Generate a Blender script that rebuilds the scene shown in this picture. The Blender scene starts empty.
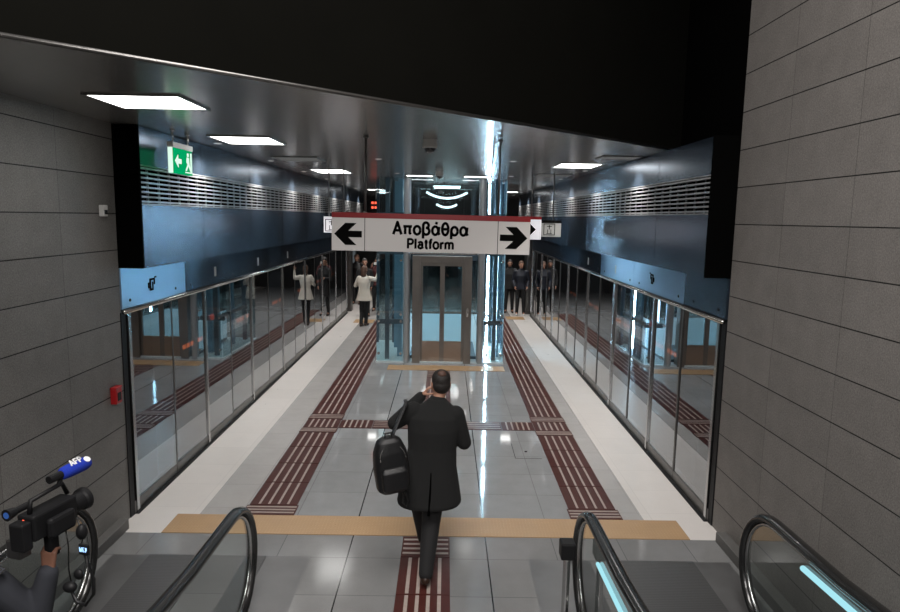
import bpy, bmesh, math, random
from mathutils import Vector, Matrix
random.seed(7)
S = bpy.context.scene
COL = S.collection
PI = math.pi
S.view_settings.view_transform = 'Standard'
S.view_settings.exposure = 0.0
XL, XR, ZC = -3.19, 2.79, 3.93          # platform screen planes and soffit height
Y0, Y1 = 6.35, 21.2                     # extent of the screens

# ------------------------------------------------------------------ materials
class NT:
    def __init__(s, name):
        s.m = bpy.data.materials.new(name); s.m.use_nodes = True
        s.t = s.m.node_tree; s.t.nodes.clear()
        s.out = s.t.nodes.new('ShaderNodeOutputMaterial')
    def n(s, typ, ins=None, **kw):
        d = s.t.nodes.new(typ)
        for k, v in kw.items(): setattr(d, k, v)
        for k, v in (ins or {}).items():
            if isinstance(v, bpy.types.NodeSocket): s.t.links.new(v, d.inputs[k])
            else: d.inputs[k].default_value = v
        return d
    def math(s, op, a, b=0.0, c=0.0):
        return s.n('ShaderNodeMath', {0: a, 1: b, 2: c}, operation=op).outputs[0]
    def mix(s, f, a, b):
        d = s.t.nodes.new('ShaderNodeMix'); d.data_type = 'RGBA'
        for k, v in ((0, f), (6, a), (7, b)):
            if isinstance(v, bpy.types.NodeSocket): s.t.links.new(v, d.inputs[k])
            else: d.inputs[k].default_value = v if k == 0 else c4(v)
        return d.outputs[2]
    def surf(s, o): s.t.links.new(o, s.out.inputs[0]); return s.m
def c4(c): return tuple(c) if len(c) == 4 else (c[0], c[1], c[2], 1)

def pbr(name, col, rough=.5, metal=0., bump=0., bscale=40., var=0., vscale=6., spec=.5, emit=None, es=0., rvar=0., stretch=None, coat=0.):
    t = NT(name)
    co = t.n('ShaderNodeTexCoord').outputs['Object']
    if stretch:
        co = t.n('ShaderNodeMapping', {0: co, 3: stretch}).outputs[0]
    p = t.n('ShaderNodeBsdfPrincipled', {'Roughness': rough, 'Metallic': metal, 'Specular IOR Level': spec, 'Coat Weight': coat})
    nz = t.n('ShaderNodeTexNoise', {0: co, 'Scale': vscale, 'Detail': 5.}).outputs[0]
    k = t.math('MULTIPLY_ADD', nz, 2 * var, 1 - var)
    mm = t.n('ShaderNodeVectorMath', {0: c4(col)[:3], 3: k}, operation='SCALE').outputs[0]
    t.t.links.new(mm, p.inputs['Base Color'])
    if rvar: t.t.links.new(t.math('MULTIPLY_ADD', nz, rvar, rough - rvar / 2), p.inputs['Roughness'])
    if bump:
        b = t.n('ShaderNodeTexNoise', {0: co, 'Scale': bscale, 'Detail': 3.}).outputs[0]
        bb = t.n('ShaderNodeBump', {'Strength': bump, 'Distance': .01, 'Height': b})
        t.t.links.new(bb.outputs[0], p.inputs['Normal'])
    if emit:
        p.inputs['Emission Color'].default_value = c4(emit); p.inputs['Emission Strength'].default_value = es
    return t.surf(p.outputs[0])

def emis(name, col, st):
    t = NT(name)
    return t.surf(t.n('ShaderNodeEmission', {0: c4(col), 1: st}).outputs[0])

def glass(name, tint, refl, rough=0., ior=1.45, gcol=(1, 1, 1)):
    t = NT(name)
    fr = t.n('ShaderNodeFresnel', {0: ior}).outputs[0]
    bf = t.n('ShaderNodeNewGeometry').outputs['Backfacing']
    f = t.math('MULTIPLY', t.math('MINIMUM', t.math('MULTIPLY_ADD', fr, 1.9, refl), 1.0), t.math('SUBTRACT', 1.0, bf))
    tr = t.n('ShaderNodeBsdfTransparent', {0: c4(tint)}).outputs[0]
    gl = t.n('ShaderNodeBsdfGlossy', {0: c4(gcol), 'Roughness': rough}).outputs[0]
    return t.surf(t.n('ShaderNodeMixShader', {0: f, 1: tr, 2: gl}).outputs[0])

def cladding(name, col, ph_y, ph_z):
    """granite panels .92 wide x .349 high, dark open joints, speckle"""
    t = NT(name)
    co = t.n('ShaderNodeTexCoord').outputs['Object']
    sx = t.n('ShaderNodeSeparateXYZ', {0: co})
    def cell(v, ph, period): return t.math('DIVIDE', t.math('SUBTRACT', v, ph), period)
    cy, cz = cell(sx.outputs[1], ph_y, .92), cell(sx.outputs[2], ph_z, .349)
    def joint(c, w):
        fr = t.math('FRACT', c)
        d = t.math('MINIMUM', fr, t.math('SUBTRACT', 1.0, fr))
        return t.math('LESS_THAN', d, w)
    jz, jy = joint(cz, .0125), joint(cy, .0028)
    iy, iz = t.math('FLOOR', cy), t.math('FLOOR', cz)
    cid = t.n('ShaderNodeCombineXYZ', {0: iy, 1: iz}).outputs[0]
    wn = t.n('ShaderNodeTexWhiteNoise', {0: cid}).outputs[0]
    sp = t.n('ShaderNodeTexNoise', {0: co, 'Scale': 90., 'Detail': 4., 'Roughness': .7}).outputs[0]
    bl = t.n('ShaderNodeTexNoise', {0: co, 'Scale': 5., 'Detail': 4.}).outputs[0]
    k = t.math('ADD', t.math('MULTIPLY', wn, .12), t.math('ADD', t.math('MULTIPLY', sp, 1.9), t.math('MULTIPLY', bl, .35)))
    k = t.math('MAXIMUM', t.math('ADD', k, -.18), .1)
    base = t.n('ShaderNodeVectorMath', {0: col, 3: k}, operation='SCALE').outputs[0]
    c = t.mix(t.math('MULTIPLY', jy, .55), base, (.02, .019, .018))
    c = t.mix(jz, c, (.006, .006, .006))
    hh = t.math('SUBTRACT', 1.0, t.math('MAXIMUM', jz, t.math('MULTIPLY', jy, .5)))
    b = t.n('ShaderNodeBump', {'Strength': .8, 'Distance': .006, 'Height': hh})
    b2 = t.n('ShaderNodeBump', {'Strength': .25, 'Distance': .003, 'Height': sp, 'Normal': b.outputs[0]})
    p = t.n('ShaderNodeBsdfPrincipled', {'Base Color': c, 'Roughness': .62, 'Normal': b2.outputs[0], 'Specular IOR Level': .35})
    return t.surf(p.outputs[0])

def tiles(name, col, px, py, rough, seam=.7, w=.004, ox=0., oy=0., var=.2, rvar=.1, jx=()):
    t = NT(name)
    co = t.n('ShaderNodeTexCoord').outputs['Object']
    sx = t.n('ShaderNodeSeparateXYZ', {0: co})
    def cell(v, o, p): return t.math('DIVIDE', t.math('SUBTRACT', v, o), p)
    cx, cy = cell(sx.outputs[0], ox, px), cell(sx.outputs[1], oy, py)
    def joint(c, ww):
        fr = t.math('FRACT', c)
        return t.math('LESS_THAN', t.math('MINIMUM', fr, t.math('SUBTRACT', 1.0, fr)), ww)
    j = t.math('MAXIMUM', joint(cx, w / px), joint(cy, w / py))
    cid = t.n('ShaderNodeCombineXYZ', {0: t.math('FLOOR', cx), 1: t.math('FLOOR', cy)}).outputs[0]
    wn = t.n('ShaderNodeTexWhiteNoise', {0: cid}).outputs[0]
    n1 = t.n('ShaderNodeTexNoise', {0: co, 'Scale': 3.5, 'Detail': 6., 'Roughness': .65}).outputs[0]
    n2 = t.n('ShaderNodeTexNoise', {0: co, 'Scale': 120., 'Detail': 2.}).outputs[0]
    k = t.math('ADD', t.math('MULTIPLY', wn, var * .6), t.math('MULTIPLY', n1, var * 1.6))
    k = t.math('ADD', t.math('ADD', k, t.math('MULTIPLY', n2, .3)), 1 - var * 1.1 - .15)
    base = t.n('ShaderNodeVectorMath', {0: col, 3: k}, operation='SCALE').outputs[0]
    c = t.mix(t.math('MULTIPLY', j, seam), base, (.03, .03, .03))
    for x in jx:
        l = t.math('LESS_THAN', t.math('ABSOLUTE', t.math('SUBTRACT', sx.outputs[0], x)), .006)
        c = t.mix(l, c, (.01, .01, .01))
    r = t.math('MULTIPLY_ADD', n1, rvar, rough - rvar / 2)
    p = t.n('ShaderNodeBsdfPrincipled', {'Base Color': c, 'Roughness': r})
    return t.surf(p.outputs[0])

def dotted(name, col, rough):
    t = NT(name)
    co = t.n('ShaderNodeTexCoord').outputs['Object']
    v = t.n('ShaderNodeTexVoronoi', {0: co, 'Scale': 30., 'Randomness': 0.})
    h = t.math('LESS_THAN', v.outputs['Distance'], .3)
    n = t.n('ShaderNodeTexNoise', {0: co, 'Scale': 4., 'Detail': 4.}).outputs[0]
    c = t.mix(t.math('MULTIPLY', h, .35), col, (.6, .42, .25))
    c = t.mix(t.math('MULTIPLY', n, .35), c, (.25, .15, .08))
    b = t.n('ShaderNodeBump', {'Strength': .6, 'Distance': .004, 'Height': h})
    return t.surf(t.n('ShaderNodeBsdfPrincipled', {'Base Color': c, 'Roughness': rough, 'Normal': b.outputs[0]}).outputs[0])

def ridged(name, col, rough, period=.024):
    t = NT(name)
    co = t.n('ShaderNodeTexCoord').outputs['Object']
    sx = t.n('ShaderNodeSeparateXYZ', {0: co})
    fr = t.math('FRACT', t.math('DIVIDE', sx.outputs[1], period))
    l = t.math('LESS_THAN', fr, .35)
    c = t.mix(t.math('MULTIPLY', l, .35), col, (.03, .03, .03))
    b = t.n('ShaderNodeBump', {'Strength': .4, 'Distance': .003, 'Height': t.math('SUBTRACT', 1., l)})
    return t.surf(t.n('ShaderNodeBsdfPrincipled', {'Base Color': c, 'Roughness': rough, 'Metallic': .6, 'Normal': b.outputs[0]}).outputs[0])

def soffit(name):
    t = NT(name)
    co = t.n('ShaderNodeTexCoord').outputs['Object']
    sx = t.n('ShaderNodeSeparateXYZ', {0: co})
    def joint(v, o, p, w):
        fr = t.math('FRACT', t.math('DIVIDE', t.math('SUBTRACT', v, o), p))
        return t.math('LESS_THAN', t.math('MINIMUM', fr, t.math('SUBTRACT', 1.0, fr)), w / p)
    j = t.math('MAXIMUM', joint(sx.outputs[0], .1, .75, .003), joint(sx.outputs[1], .4, 2.35, .003))
    n = t.n('ShaderNodeTexNoise', {0: t.n('ShaderNodeMapping', {0: co, 3: (.5, 6, 1)}).outputs[0], 'Scale': 3., 'Detail': 3.}).outputs[0]
    c = t.mix(n, (.31, .30, .285), (.42, .41, .395))
    c = t.mix(t.math('MULTIPLY', j, .75), c, (.03, .03, .03))
    p = t.n('ShaderNodeBsdfPrincipled', {'Base Color': c, 'Metallic': .55, 'Roughness': t.math('MULTIPLY_ADD', n, .07, .19)})
    return t.surf(p.outputs[0])

M = {}
M['wallL'] = cladding('granite cladding left', (.19, .183, .174), 5.43, .295)
M['wallR'] = cladding('granite cladding right', (.188, .175, .165), 5.43, .295)
M['floor_grey'] = tiles('polished grey floor tiles', (.29, .295, .30), .645, .6, .06, seam=.35, ox=.43, oy=6.42, rvar=.03, jx=(.43, -.86))
M['floor_near'] = tiles('grey landing tiles', (.21, .21, .21), .645, .6, .13, seam=.45, ox=.43, oy=5.6, jx=(.43, -.86))
M['floor_white'] = tiles('pale platform tiles', (.66, .625, .60), .6, .6, .3, seam=.12, ox=XL, oy=6.0, var=.1, rvar=.15)
M['floor_mid'] = tiles('mid grey edge tiles', (.40, .385, .375), .42, .6, .25, seam=.2, oy=6.0, var=.15)
M['plinth'] = pbr('dark grey stone plinth', (.10, .097, .093), .5, var=.2, vscale=30)
M['plate'] = ridged('ridged steel floor plate', (.10, .10, .102), .5)
M['plate_smooth'] = pbr('dull steel cover plate', (.13, .13, .132), .35, .4, var=.3, vscale=4, rvar=.25)
M['tact_red'] = pbr('dark red tactile tile', (.062, .016, .013), .35, var=.25, vscale=9, spec=.18)
M['tact_bar'] = pbr('pale tactile bar', (.36, .30, .27), .4, var=.2, vscale=20, spec=.3)
M['tact_yellow'] = dotted('ochre tactile tile', (.44, .28, .145), .45)
M['soffit'] = soffit('brushed metal soffit')
M['black'] = pbr('matt black panel', (.0042, .0041, .0033), .9, var=.2, vscale=2, spec=.04)
M['black2'] = pbr('deep black panel', (.0015, .0015, .0015), .95, spec=.02)
M['fascia'] = pbr('blue black glossy metal panel', (.09, .125, .175), .25, .85, var=.02, vscale=2, stretch=(1, .3, 1))
M['header'] = pbr('brushed header metal with painted led glow', (.38, .55, .75), .3, .7, var=.04, vscale=3)  # led glow reflected by some headers, painted in as lighter blue
M['steel'] = pbr('brushed steel', (.5, .5, .5), .25, 1., var=.1)
M['slat'] = pbr('pale satin slat', (.36, .36, .37), .35, .6)
M['steel_d'] = pbr('dark steel', (.16, .155, .15), .32, .9, var=.15)
M['steel_b'] = pbr('bright rail steel', (.75, .74, .72), .2, 1.)
M['bronze'] = pbr('bronze grey door frame', (.27, .245, .225), .32, .7, var=.1)
M['bronze_l'] = pbr('warm steel door plate', (.42, .33, .27), .36, .85, var=.1)
M['dark'] = pbr('dark tunnel lining', (.02, .021, .023), .7, var=.4, vscale=2)
M['rubber'] = pbr('black handrail rubber', (.012, .012, .012), .25, coat=.3)
M['psd'] = glass('tinted screen glass', (.42, .44, .46), .28, gcol=(.72, .74, .76))
M['lift_glass'] = glass('clear lift glass', (.84, .93, .95), .06)
M['bal_glass'] = glass('balustrade glass', (.82, .86, .85), .03)
M['led'] = emis('cool white led', (.62, .83, 1.), 120)
M['cyan'] = emis('pale cyan strip', (.42, .85, .95), .95)
M['panel_light'] = emis('white light diffuser', (1, .99, .96), 7)
M['panel_off'] = emis('dim light diffuser', (.8, .8, .78), .12)
M['pinlight'] = emis('downlight lens', (1, .97, .92), .5)
M['arc'] = emis('white curved reflection', (1, 1, .98), 3.5)  # glow of the curved reflections, no fixture hangs there
M['red_led'] = emis('red led digits', (1, .12, .06), 1.6)
M['orange_reflection'] = emis('orange digit reflection', (1, .22, .08), 3.)  # glow of led digits mirrored in the screen glass
M['eye_glow'] = emis('blue eyepiece glow', (.06, .16, .5), .5)
M['blue_lcd'] = emis('blue white lcd', (.35, .6, 1.), 2.0)
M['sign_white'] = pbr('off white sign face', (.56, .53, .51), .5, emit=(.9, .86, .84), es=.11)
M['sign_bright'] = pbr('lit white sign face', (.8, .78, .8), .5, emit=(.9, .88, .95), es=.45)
M['sign_red'] = pbr('red sign band', (.27, .008, .012), .3, emit=(.6, .01, .02), es=.02)
M['sign_black'] = pbr('black sign lettering', (.004, .004, .004), .9, spec=.05)
M['sign_grey'] = pbr('grey sign face', (.28, .28, .27), .5)
M['exit_green'] = emis('lit green sign face', (.0, .36, .12), 1.0)
M['exit_white'] = emis('lit white pictogram', (.75, 1, .85), 1.0)
M['white_plastic'] = pbr('white plastic', (.65, .64, .62), .4)
M['red_plastic'] = pbr('red plastic', (.42, .012, .015), .35)
M['black_plastic'] = pbr('black plastic', (.009, .009, .010), .5, spec=.25)
M['lens'] = pbr('dark lens glass', (.01, .01, .015), .05, coat=1.)
M['foam_blue'] = pbr('blue foam windscreen', (.005, .03, .38), .9, bump=.5, bscale=300)
M['white_ink'] = pbr('white print', (.8, .8, .8), .6)
M['cabin_pale'] = pbr('pale cabin panel with painted glow', (.5, .62, .68), .4, emit=(.5, .74, .84), es=.42)  # cabin light painted in as emission; the panels are no lamps
M['column'] = pbr('satin lift column', (.5, .53, .55), .3, .6)
M['cabin_lit'] = pbr('pale shaft floor', (.7, .78, .8), .4)
M['cabin_dark'] = pbr('blue grey cabin panel', (.10, .14, .17), .3, .5)
M['cabin_blue'] = pbr('shaft lining with painted blue glow', (.14, .25, .32), .35, .3, emit=(.3, .6, .8), es=.05)  # faint emission stands in for blue light inside the shaft
M['skin'] = pbr('skin', (.42, .22, .15), .5, var=.1, vscale=20)
M['skin_b'] = pbr('tanned skin', (.22, .105, .07), .5, var=.1, vscale=20)
M['coat_dark'] = pbr('charcoal wool', (.0065, .0068, .007), .95, bump=.3, bscale=250, var=.25, vscale=8)
M['trouser'] = pbr('black trousers cloth', (.009, .009, .01), .8, bump=.2, bscale=200)
M['hair_d'] = pbr('dark hair', (.012, .009, .008), .6, bump=.6, bscale=160, var=.3, vscale=30)
M['hair_b'] = pbr('brown hair', (.09, .045, .028), .6, bump=.6, bscale=160, var=.3, vscale=30)
M['scalp'] = pbr('thinning crown', (.085, .042, .03), .6, bump=.4, bscale=150, var=.3, vscale=40)
M['coat_white'] = pbr('cream coat cloth', (.66, .60, .52), .8, var=.15, vscale=5, bump=.2, bscale=120)
M['navy'] = pbr('navy quilted cloth', (.006, .008, .018), .55, bump=.4, bscale=60)
M['maroon'] = pbr('dark red cloth', (.07, .015, .015), .8)
M['grey_cloth'] = pbr('slate grey jacket cloth', (.026, .028, .036), .9, bump=.3, bscale=200, var=.2)
M['shoe'] = pbr('brown leather', (.03, .014, .009), .35)
M['sole_w'] = pbr('white sneaker', (.6, .6, .58), .5)
M['bag'] = pbr('black nylon', (.008, .008, .009), .38, bump=.3, bscale=180)
M['eye'] = pbr('dark eye', (.01, .008, .008), .2)
M['lip'] = pbr('lip', (.3, .1, .08), .5)
M['train'] = pbr('train body paint', (.12, .125, .13), .3, .4)
M['train_in'] = emis('dim train saloon glow', (.55, .62, .66), .12)

# ------------------------------------------------------------------ mesh helpers
def obj(name, bm, mats, parent=None, smooth=False, bevel=0.):
    me = bpy.data.meshes.new(name)
    bmesh.ops.recalc_face_normals(bm, faces=bm.faces)
    bm.to_mesh(me); bm.free()
    for m in (mats if isinstance(mats, (list, tuple)) else [mats]): me.materials.append(m)
    if smooth:
        for p in me.polygons: p.use_smooth = True
    o = bpy.data.objects.new(name, me); COL.objects.link(o)
    if parent: o.parent = parent
    if bevel:
        b = o.modifiers.new('bevel', 'BEVEL'); b.width = bevel; b.segments = 2; b.limit_method = 'ANGLE'
    return o
def box(bm, x0, x1, y0, y1, z0, z1, mi=0):
    vs = [bm.verts.new((x, y, z)) for z in (z0, z1) for y in (y0, y1) for x in (x0, x1)]
    for f in ((0, 2, 3, 1), (4, 5, 7, 6), (0, 1, 5, 4), (2, 6, 7, 3), (0, 4, 6, 2), (1, 3, 7, 5)):
        fc = bm.faces.new([vs[i] for i in f]); fc.material_index = mi
    return vs
def B(*a): bm = bmesh.new(); box(bm, *a); return bm
def prism(bm, pts, axis, a, b, mi=0):
    """extrude a polygon lying in the plane normal to axis between a and b"""
    def P(p, h): return {0: (h, p[0], p[1]), 1: (p[0], h, p[1]), 2: (p[0], p[1], h)}[axis]
    A = [bm.verts.new(P(p, a)) for p in pts]; Bv = [bm.verts.new(P(p, b)) for p in pts]
    fs = [bm.faces.new(A), bm.faces.new(Bv[::-1])]
    n = len(pts)
    for i in range(n): fs.append(bm.faces.new((A[i], A[(i + 1) % n], Bv[(i + 1) % n], Bv[i])))
    for f in fs: f.material_index = mi
def frame_axes(d):
    d = d.normalized(); up = Vector((0, 0, 1)) if abs(d.z) < .93 else Vector((0, 1, 0))
    x = up.cross(d).normalized(); return x, d.cross(x)
def tube(bm, pts, r, seg=12, flat=None, caps=True, mi=0):
    """swept tube; flat=(ru, rv, axis_vector_for_u)"""
    pts = [Vector(p) for p in pts]; rings = []
    for i, p in enumerate(pts):
        d = (pts[min(i + 1, len(pts) - 1)] - pts[max(i - 1, 0)])
        if flat: u = Vector(flat[2]).normalized(); v = d.normalized().cross(u)
        else: u, v = frame_axes(d)
        rr = r[i] if isinstance(r, (list, tuple)) else r
        ru, rv = (flat[0], flat[1]) if flat else (rr, rr)
        rings.append([bm.verts.new(p + u * ru * math.cos(2 * PI * k / seg) + v * rv * math.sin(2 * PI * k / seg)) for k in range(seg)])
    for a, b in zip(rings, rings[1:]):
        for k in range(seg):
            f = bm.faces.new((a[k], a[(k + 1) % seg], b[(k + 1) % seg], b[k])); f.material_index = mi
    if caps:
        bm.faces.new(rings[0][::-1]).material_index = mi; bm.faces.new(rings[-1]).material_index = mi
def loft(bm, rings, seg=20, power=2.0):
    """rings of (x, y, z, rx, ry[, yaw]) stacked mostly along z"""
    R = []
    for q in rings:
        x, y, z, rx, ry = q[:5]; yw = q[5] if len(q) > 5 else 0; r = []
        for k in range(seg):
            a = 2 * PI * k / seg; c, s = math.cos(a), math.sin(a)
            ux = rx * math.copysign(abs(c) ** (2 / power), c); uy = ry * math.copysign(abs(s) ** (2 / power), s)
            r.append(bm.verts.new((x + ux * math.cos(yw) - uy * math.sin(yw), y + ux * math.sin(yw) + uy * math.cos(yw), z)))
        R.append(r)
    for a, b in zip(R, R[1:]):
        for k in range(seg): bm.faces.new((a[k], a[(k + 1) % seg], b[(k + 1) % seg], b[k]))
    bm.faces.new(R[0][::-1]); bm.faces.new(R[-1])
def cap(bm, p0, r0, p1, r1, seg=14):
    p0, p1 = Vector(p0), Vector(p1); d = (p1 - p0).normalized(); pts, rs = [], []
    for k in range(4):
        a = PI / 2 * (k + .25) / 4; pts.append(p0 - d * r0 * math.cos(a)); rs.append(r0 * math.sin(a))
    pts += [p0, p1]; rs += [r0, r1]
    for k in range(3, -1, -1):
        a = PI / 2 * (k + .25) / 4; pts.append(p1 + d * r1 * math.cos(a)); rs.append(r1 * math.sin(a))
    tube(bm, pts, rs, seg)
def ell(bm, c, r, rot=None):
    m = Matrix.Translation(c) @ (rot.to_4x4() if rot else Matrix.Identity(4)) @ Matrix.Diagonal((*r, 1))
    bmesh.ops.create_uvsphere(bm, u_segments=20, v_segments=14, radius=1, matrix=m)
def blob(name, bm, mat, parent=None, voxel=.008, smooth=4, factor=.5):
    """fuse overlapping pieces into one continuous skin"""
    me = bpy.data.meshes.new(name); bmesh.ops.recalc_face_normals(bm, faces=bm.faces); bm.to_mesh(me); bm.free()
    o = bpy.data.objects.new(name, me); COL.objects.link(o)
    r = o.modifiers.new('fuse', 'REMESH'); r.mode = 'VOXEL'; r.voxel_size = voxel; r.use_smooth_shade = True
    if smooth:
        s = o.modifiers.new('relax', 'SMOOTH'); s.iterations = smooth; s.factor = factor
    dg = bpy.context.evaluated_depsgraph_get(); dg.update()
    nm = bpy.data.meshes.new_from_object(o.evaluated_get(dg)); o.modifiers.clear()
    o.data = nm; bpy.data.meshes.remove(me); nm.name = name
    nm.materials.clear(); nm.materials.append(mat)
    for p in nm.polygons: p.use_smooth = True
    if parent: o.parent = parent
    return o
def empty(name, loc=(0, 0, 0), rz=0.):
    o = bpy.data.objects.new(name, None); COL.objects.link(o); o.location = loc; o.rotation_euler = (0, 0, rz)
    o.empty_display_size = .1
    return o
def tag(o, label, cat, group=None):
    o['label'] = label; o['category'] = cat
    if group: o['group'] = group
    return o
def struct(o, **k): o['kind'] = 'structure'; return o
def sph(bm, c, r, u=12, v=8): bmesh.ops.create_uvsphere(bm, u_segments=u, v_segments=v, radius=r, matrix=Matrix.Translation(c))
def disc_bm(c, r, h, axis=2, seg=20):
    bm = bmesh.new(); d = [0, 0, 0]; d[axis] = h / 2; c = Vector(c); tube(bm, [c - Vector(d), c + Vector(d)], r, seg); return bm
def arc(cx, cy, rx, ry, a0=0, a1=360, n=18):
    return [(cx + rx * math.cos(math.radians(a0 + (a1 - a0) * k / n)), cy + ry * math.sin(math.radians(a0 + (a1 - a0) * k / n))) for k in range(n + 1)]
GL = {
    'A': (.66, [[(.03, .0), (.30, .70), (.57, .0)], [(.13, .23), (.47, .23)]]),
    'π': (.66, [[(.02, .47), (.60, .47)], [(.15, .47), (.15, .02)], [(.45, .47), (.45, .1), (.54, .03)]]),
    'ο': (.60, [arc(.28, .26, .21, .235)]),
    'β': (.62, [[(.08, -.2)] + arc(.26, .55, .18, .16, 180, -60, 12), arc(.28, .22, .21, .195, 95, -150, 14)]),
    'α': (.64, [arc(.26, .26, .195, .235), [(.51, .49), (.47, .12), (.56, .03)]]),
    'ά': (.64, [arc(.26, .26, .195, .235), [(.51, .49), (.47, .12), (.56, .03)], [(.30, .62), (.36, .76)]]),
    'θ': (.60, [arc(.28, .36, .2, .34), [(.1, .36), (.46, .36)]]),
    'ρ': (.62, [[(.08, -.2), (.08, .26)], arc(.29, .26, .21, .235)]),
    'P': (.62, [[(.09, .0), (.09, .67), (.3, .67)] + arc(.32, .50, .18, .17, 90, -90, 10) + [(.09, .33)]]),
    'l': (.27, [[(.1, .0), (.1, .72)]]),
    'a': (.56, [[(.08, .38), (.14, .46), (.25, .49), (.36, .46), (.40, .36), (.40, .12), (.46, .02)], arc(.24, .16, .16, .13)]),
    't': (.36, [[(.16, .66), (.16, .12), (.21, .04), (.31, .04)], [(.02, .47), (.30, .47)]]),
    'f': (.35, [[(.15, .0), (.15, .56), (.2, .66), (.33, .67)], [(.02, .47), (.30, .47)]]),
    'o': (.60, [arc(.28, .26, .21, .235)]),
    'r': (.39, [[(.1, .0), (.1, .49)], [(.1, .32), (.17, .43), (.34, .46)]]),
    'm': (.86, [[(.1, .0), (.1, .49)], [(.1, .34), (.18, .45), (.28, .47), (.38, .43), (.41, .33), (.41, .0)], [(.41, .34), (.49, .45), (.59, .47), (.69, .43), (.72, .33), (.72, .0)]]),
    'F': (.58, [[(.09, .0), (.09, .67), (.49, .67)], [(.09, .36), (.43, .36)]]),
}
def lettering(name, word, width, height, mat, parent, loc, rot, w=.125, ext=.003):
    """bold sans letters built from thick strokes; height = cap height, width = whole word"""
    bm = bmesh.new(); tot = sum(GL[c][0] for c in word); kx = width / tot; ky = height / .72; x = -width / 2
    def P2(p, o): return Vector((o + p[0] * kx, p[1] * ky))
    hw = w * ky / 2
    for c in word:
        adv, strokes = GL[c]
        for st in strokes:
            pts = [P2(p, x) for p in st]
            for i, (p, q) in enumerate(zip(pts, pts[1:])):
                d = (q - p)
                if d.length < 1e-6: continue
                d.normalize(); n = Vector((-d.y, d.x)) * hw
                prism(bm, [tuple(v) for v in (p + n, q + n, q - n, p - n)], 2, 0, ext)
            for p in pts[1:-1]: prism(bm, [(p.x + hw * math.cos(2 * PI * k / 10), p.y + hw * math.sin(2 * PI * k / 10)) for k in range(10)], 2, 0, ext)
        x += adv * kx
    o = obj(name, bm, mat, parent); o.location = loc; o.rotation_euler = rot
    return o

# ------------------------------------------------------------------ camera
def setup_camera():
    F, pitch, yaw, roll = 650., math.radians(7.7036), math.radians(.4398), math.radians(1.0)
    f = Vector((math.sin(yaw) * math.cos(pitch), math.cos(yaw) * math.cos(pitch), -math.sin(pitch)))
    r = Vector((math.cos(yaw), -math.sin(yaw), 0)); u = r.cross(f)
    r2 = r * math.cos(roll) + u * math.sin(roll); u2 = u * math.cos(roll) - r * math.sin(roll)
    cd = bpy.data.cameras.new('camera'); cd.sensor_width = 36; cd.lens = F / 900 * 36; cd.clip_start = .05
    c = bpy.data.objects.new('camera', cd); COL.objects.link(c)
    m = Matrix((r2, u2, -f)).transposed().to_4x4(); m.translation = (0, 0, 3.1); c.matrix_world = m
    S.camera = c
setup_camera()

# ------------------------------------------------------------------ floor (one slab, cells of different stone)
def build_floor():
    bm = bmesh.new()
    xs = [XL - .2, XL, -3.0, -2.52, -2.08, -1.2, .8, 1.88, 2.12, 2.65, XR, XR + .2]
    ys = [-2., 5.6, 6.02, 30.]
    for i in range(len(xs) - 1):
        for j in range(len(ys) - 1):
            cx, cy = (xs[i] + xs[i + 1]) / 2, (ys[j] + ys[j + 1]) / 2
            mi = 0
            if cy < 6.02: mi = 1
            elif cx < -2.52 or cx > 2.12: mi = 2
            elif cx < -2.08 or cx > 1.88: mi = 3
            if cy < 5.6 and (-3.0 < cx < -1.2 or .8 < cx < 2.65): mi = 4
            v = [bm.verts.new(p) for p in ((xs[i], ys[j], 0), (xs[i + 1], ys[j], 0), (xs[i + 1], ys[j + 1], 0), (xs[i], ys[j + 1], 0))]
            bm.faces.new(v).material_index = mi
    bmesh.ops.remove_doubles(bm, verts=bm.verts, dist=1e-4)
    struct(obj('floor', bm, [M['floor_grey'], M['floor_near'], M['floor_white'], M['floor_mid'], M['plate_smooth']]))
build_floor()

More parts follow.
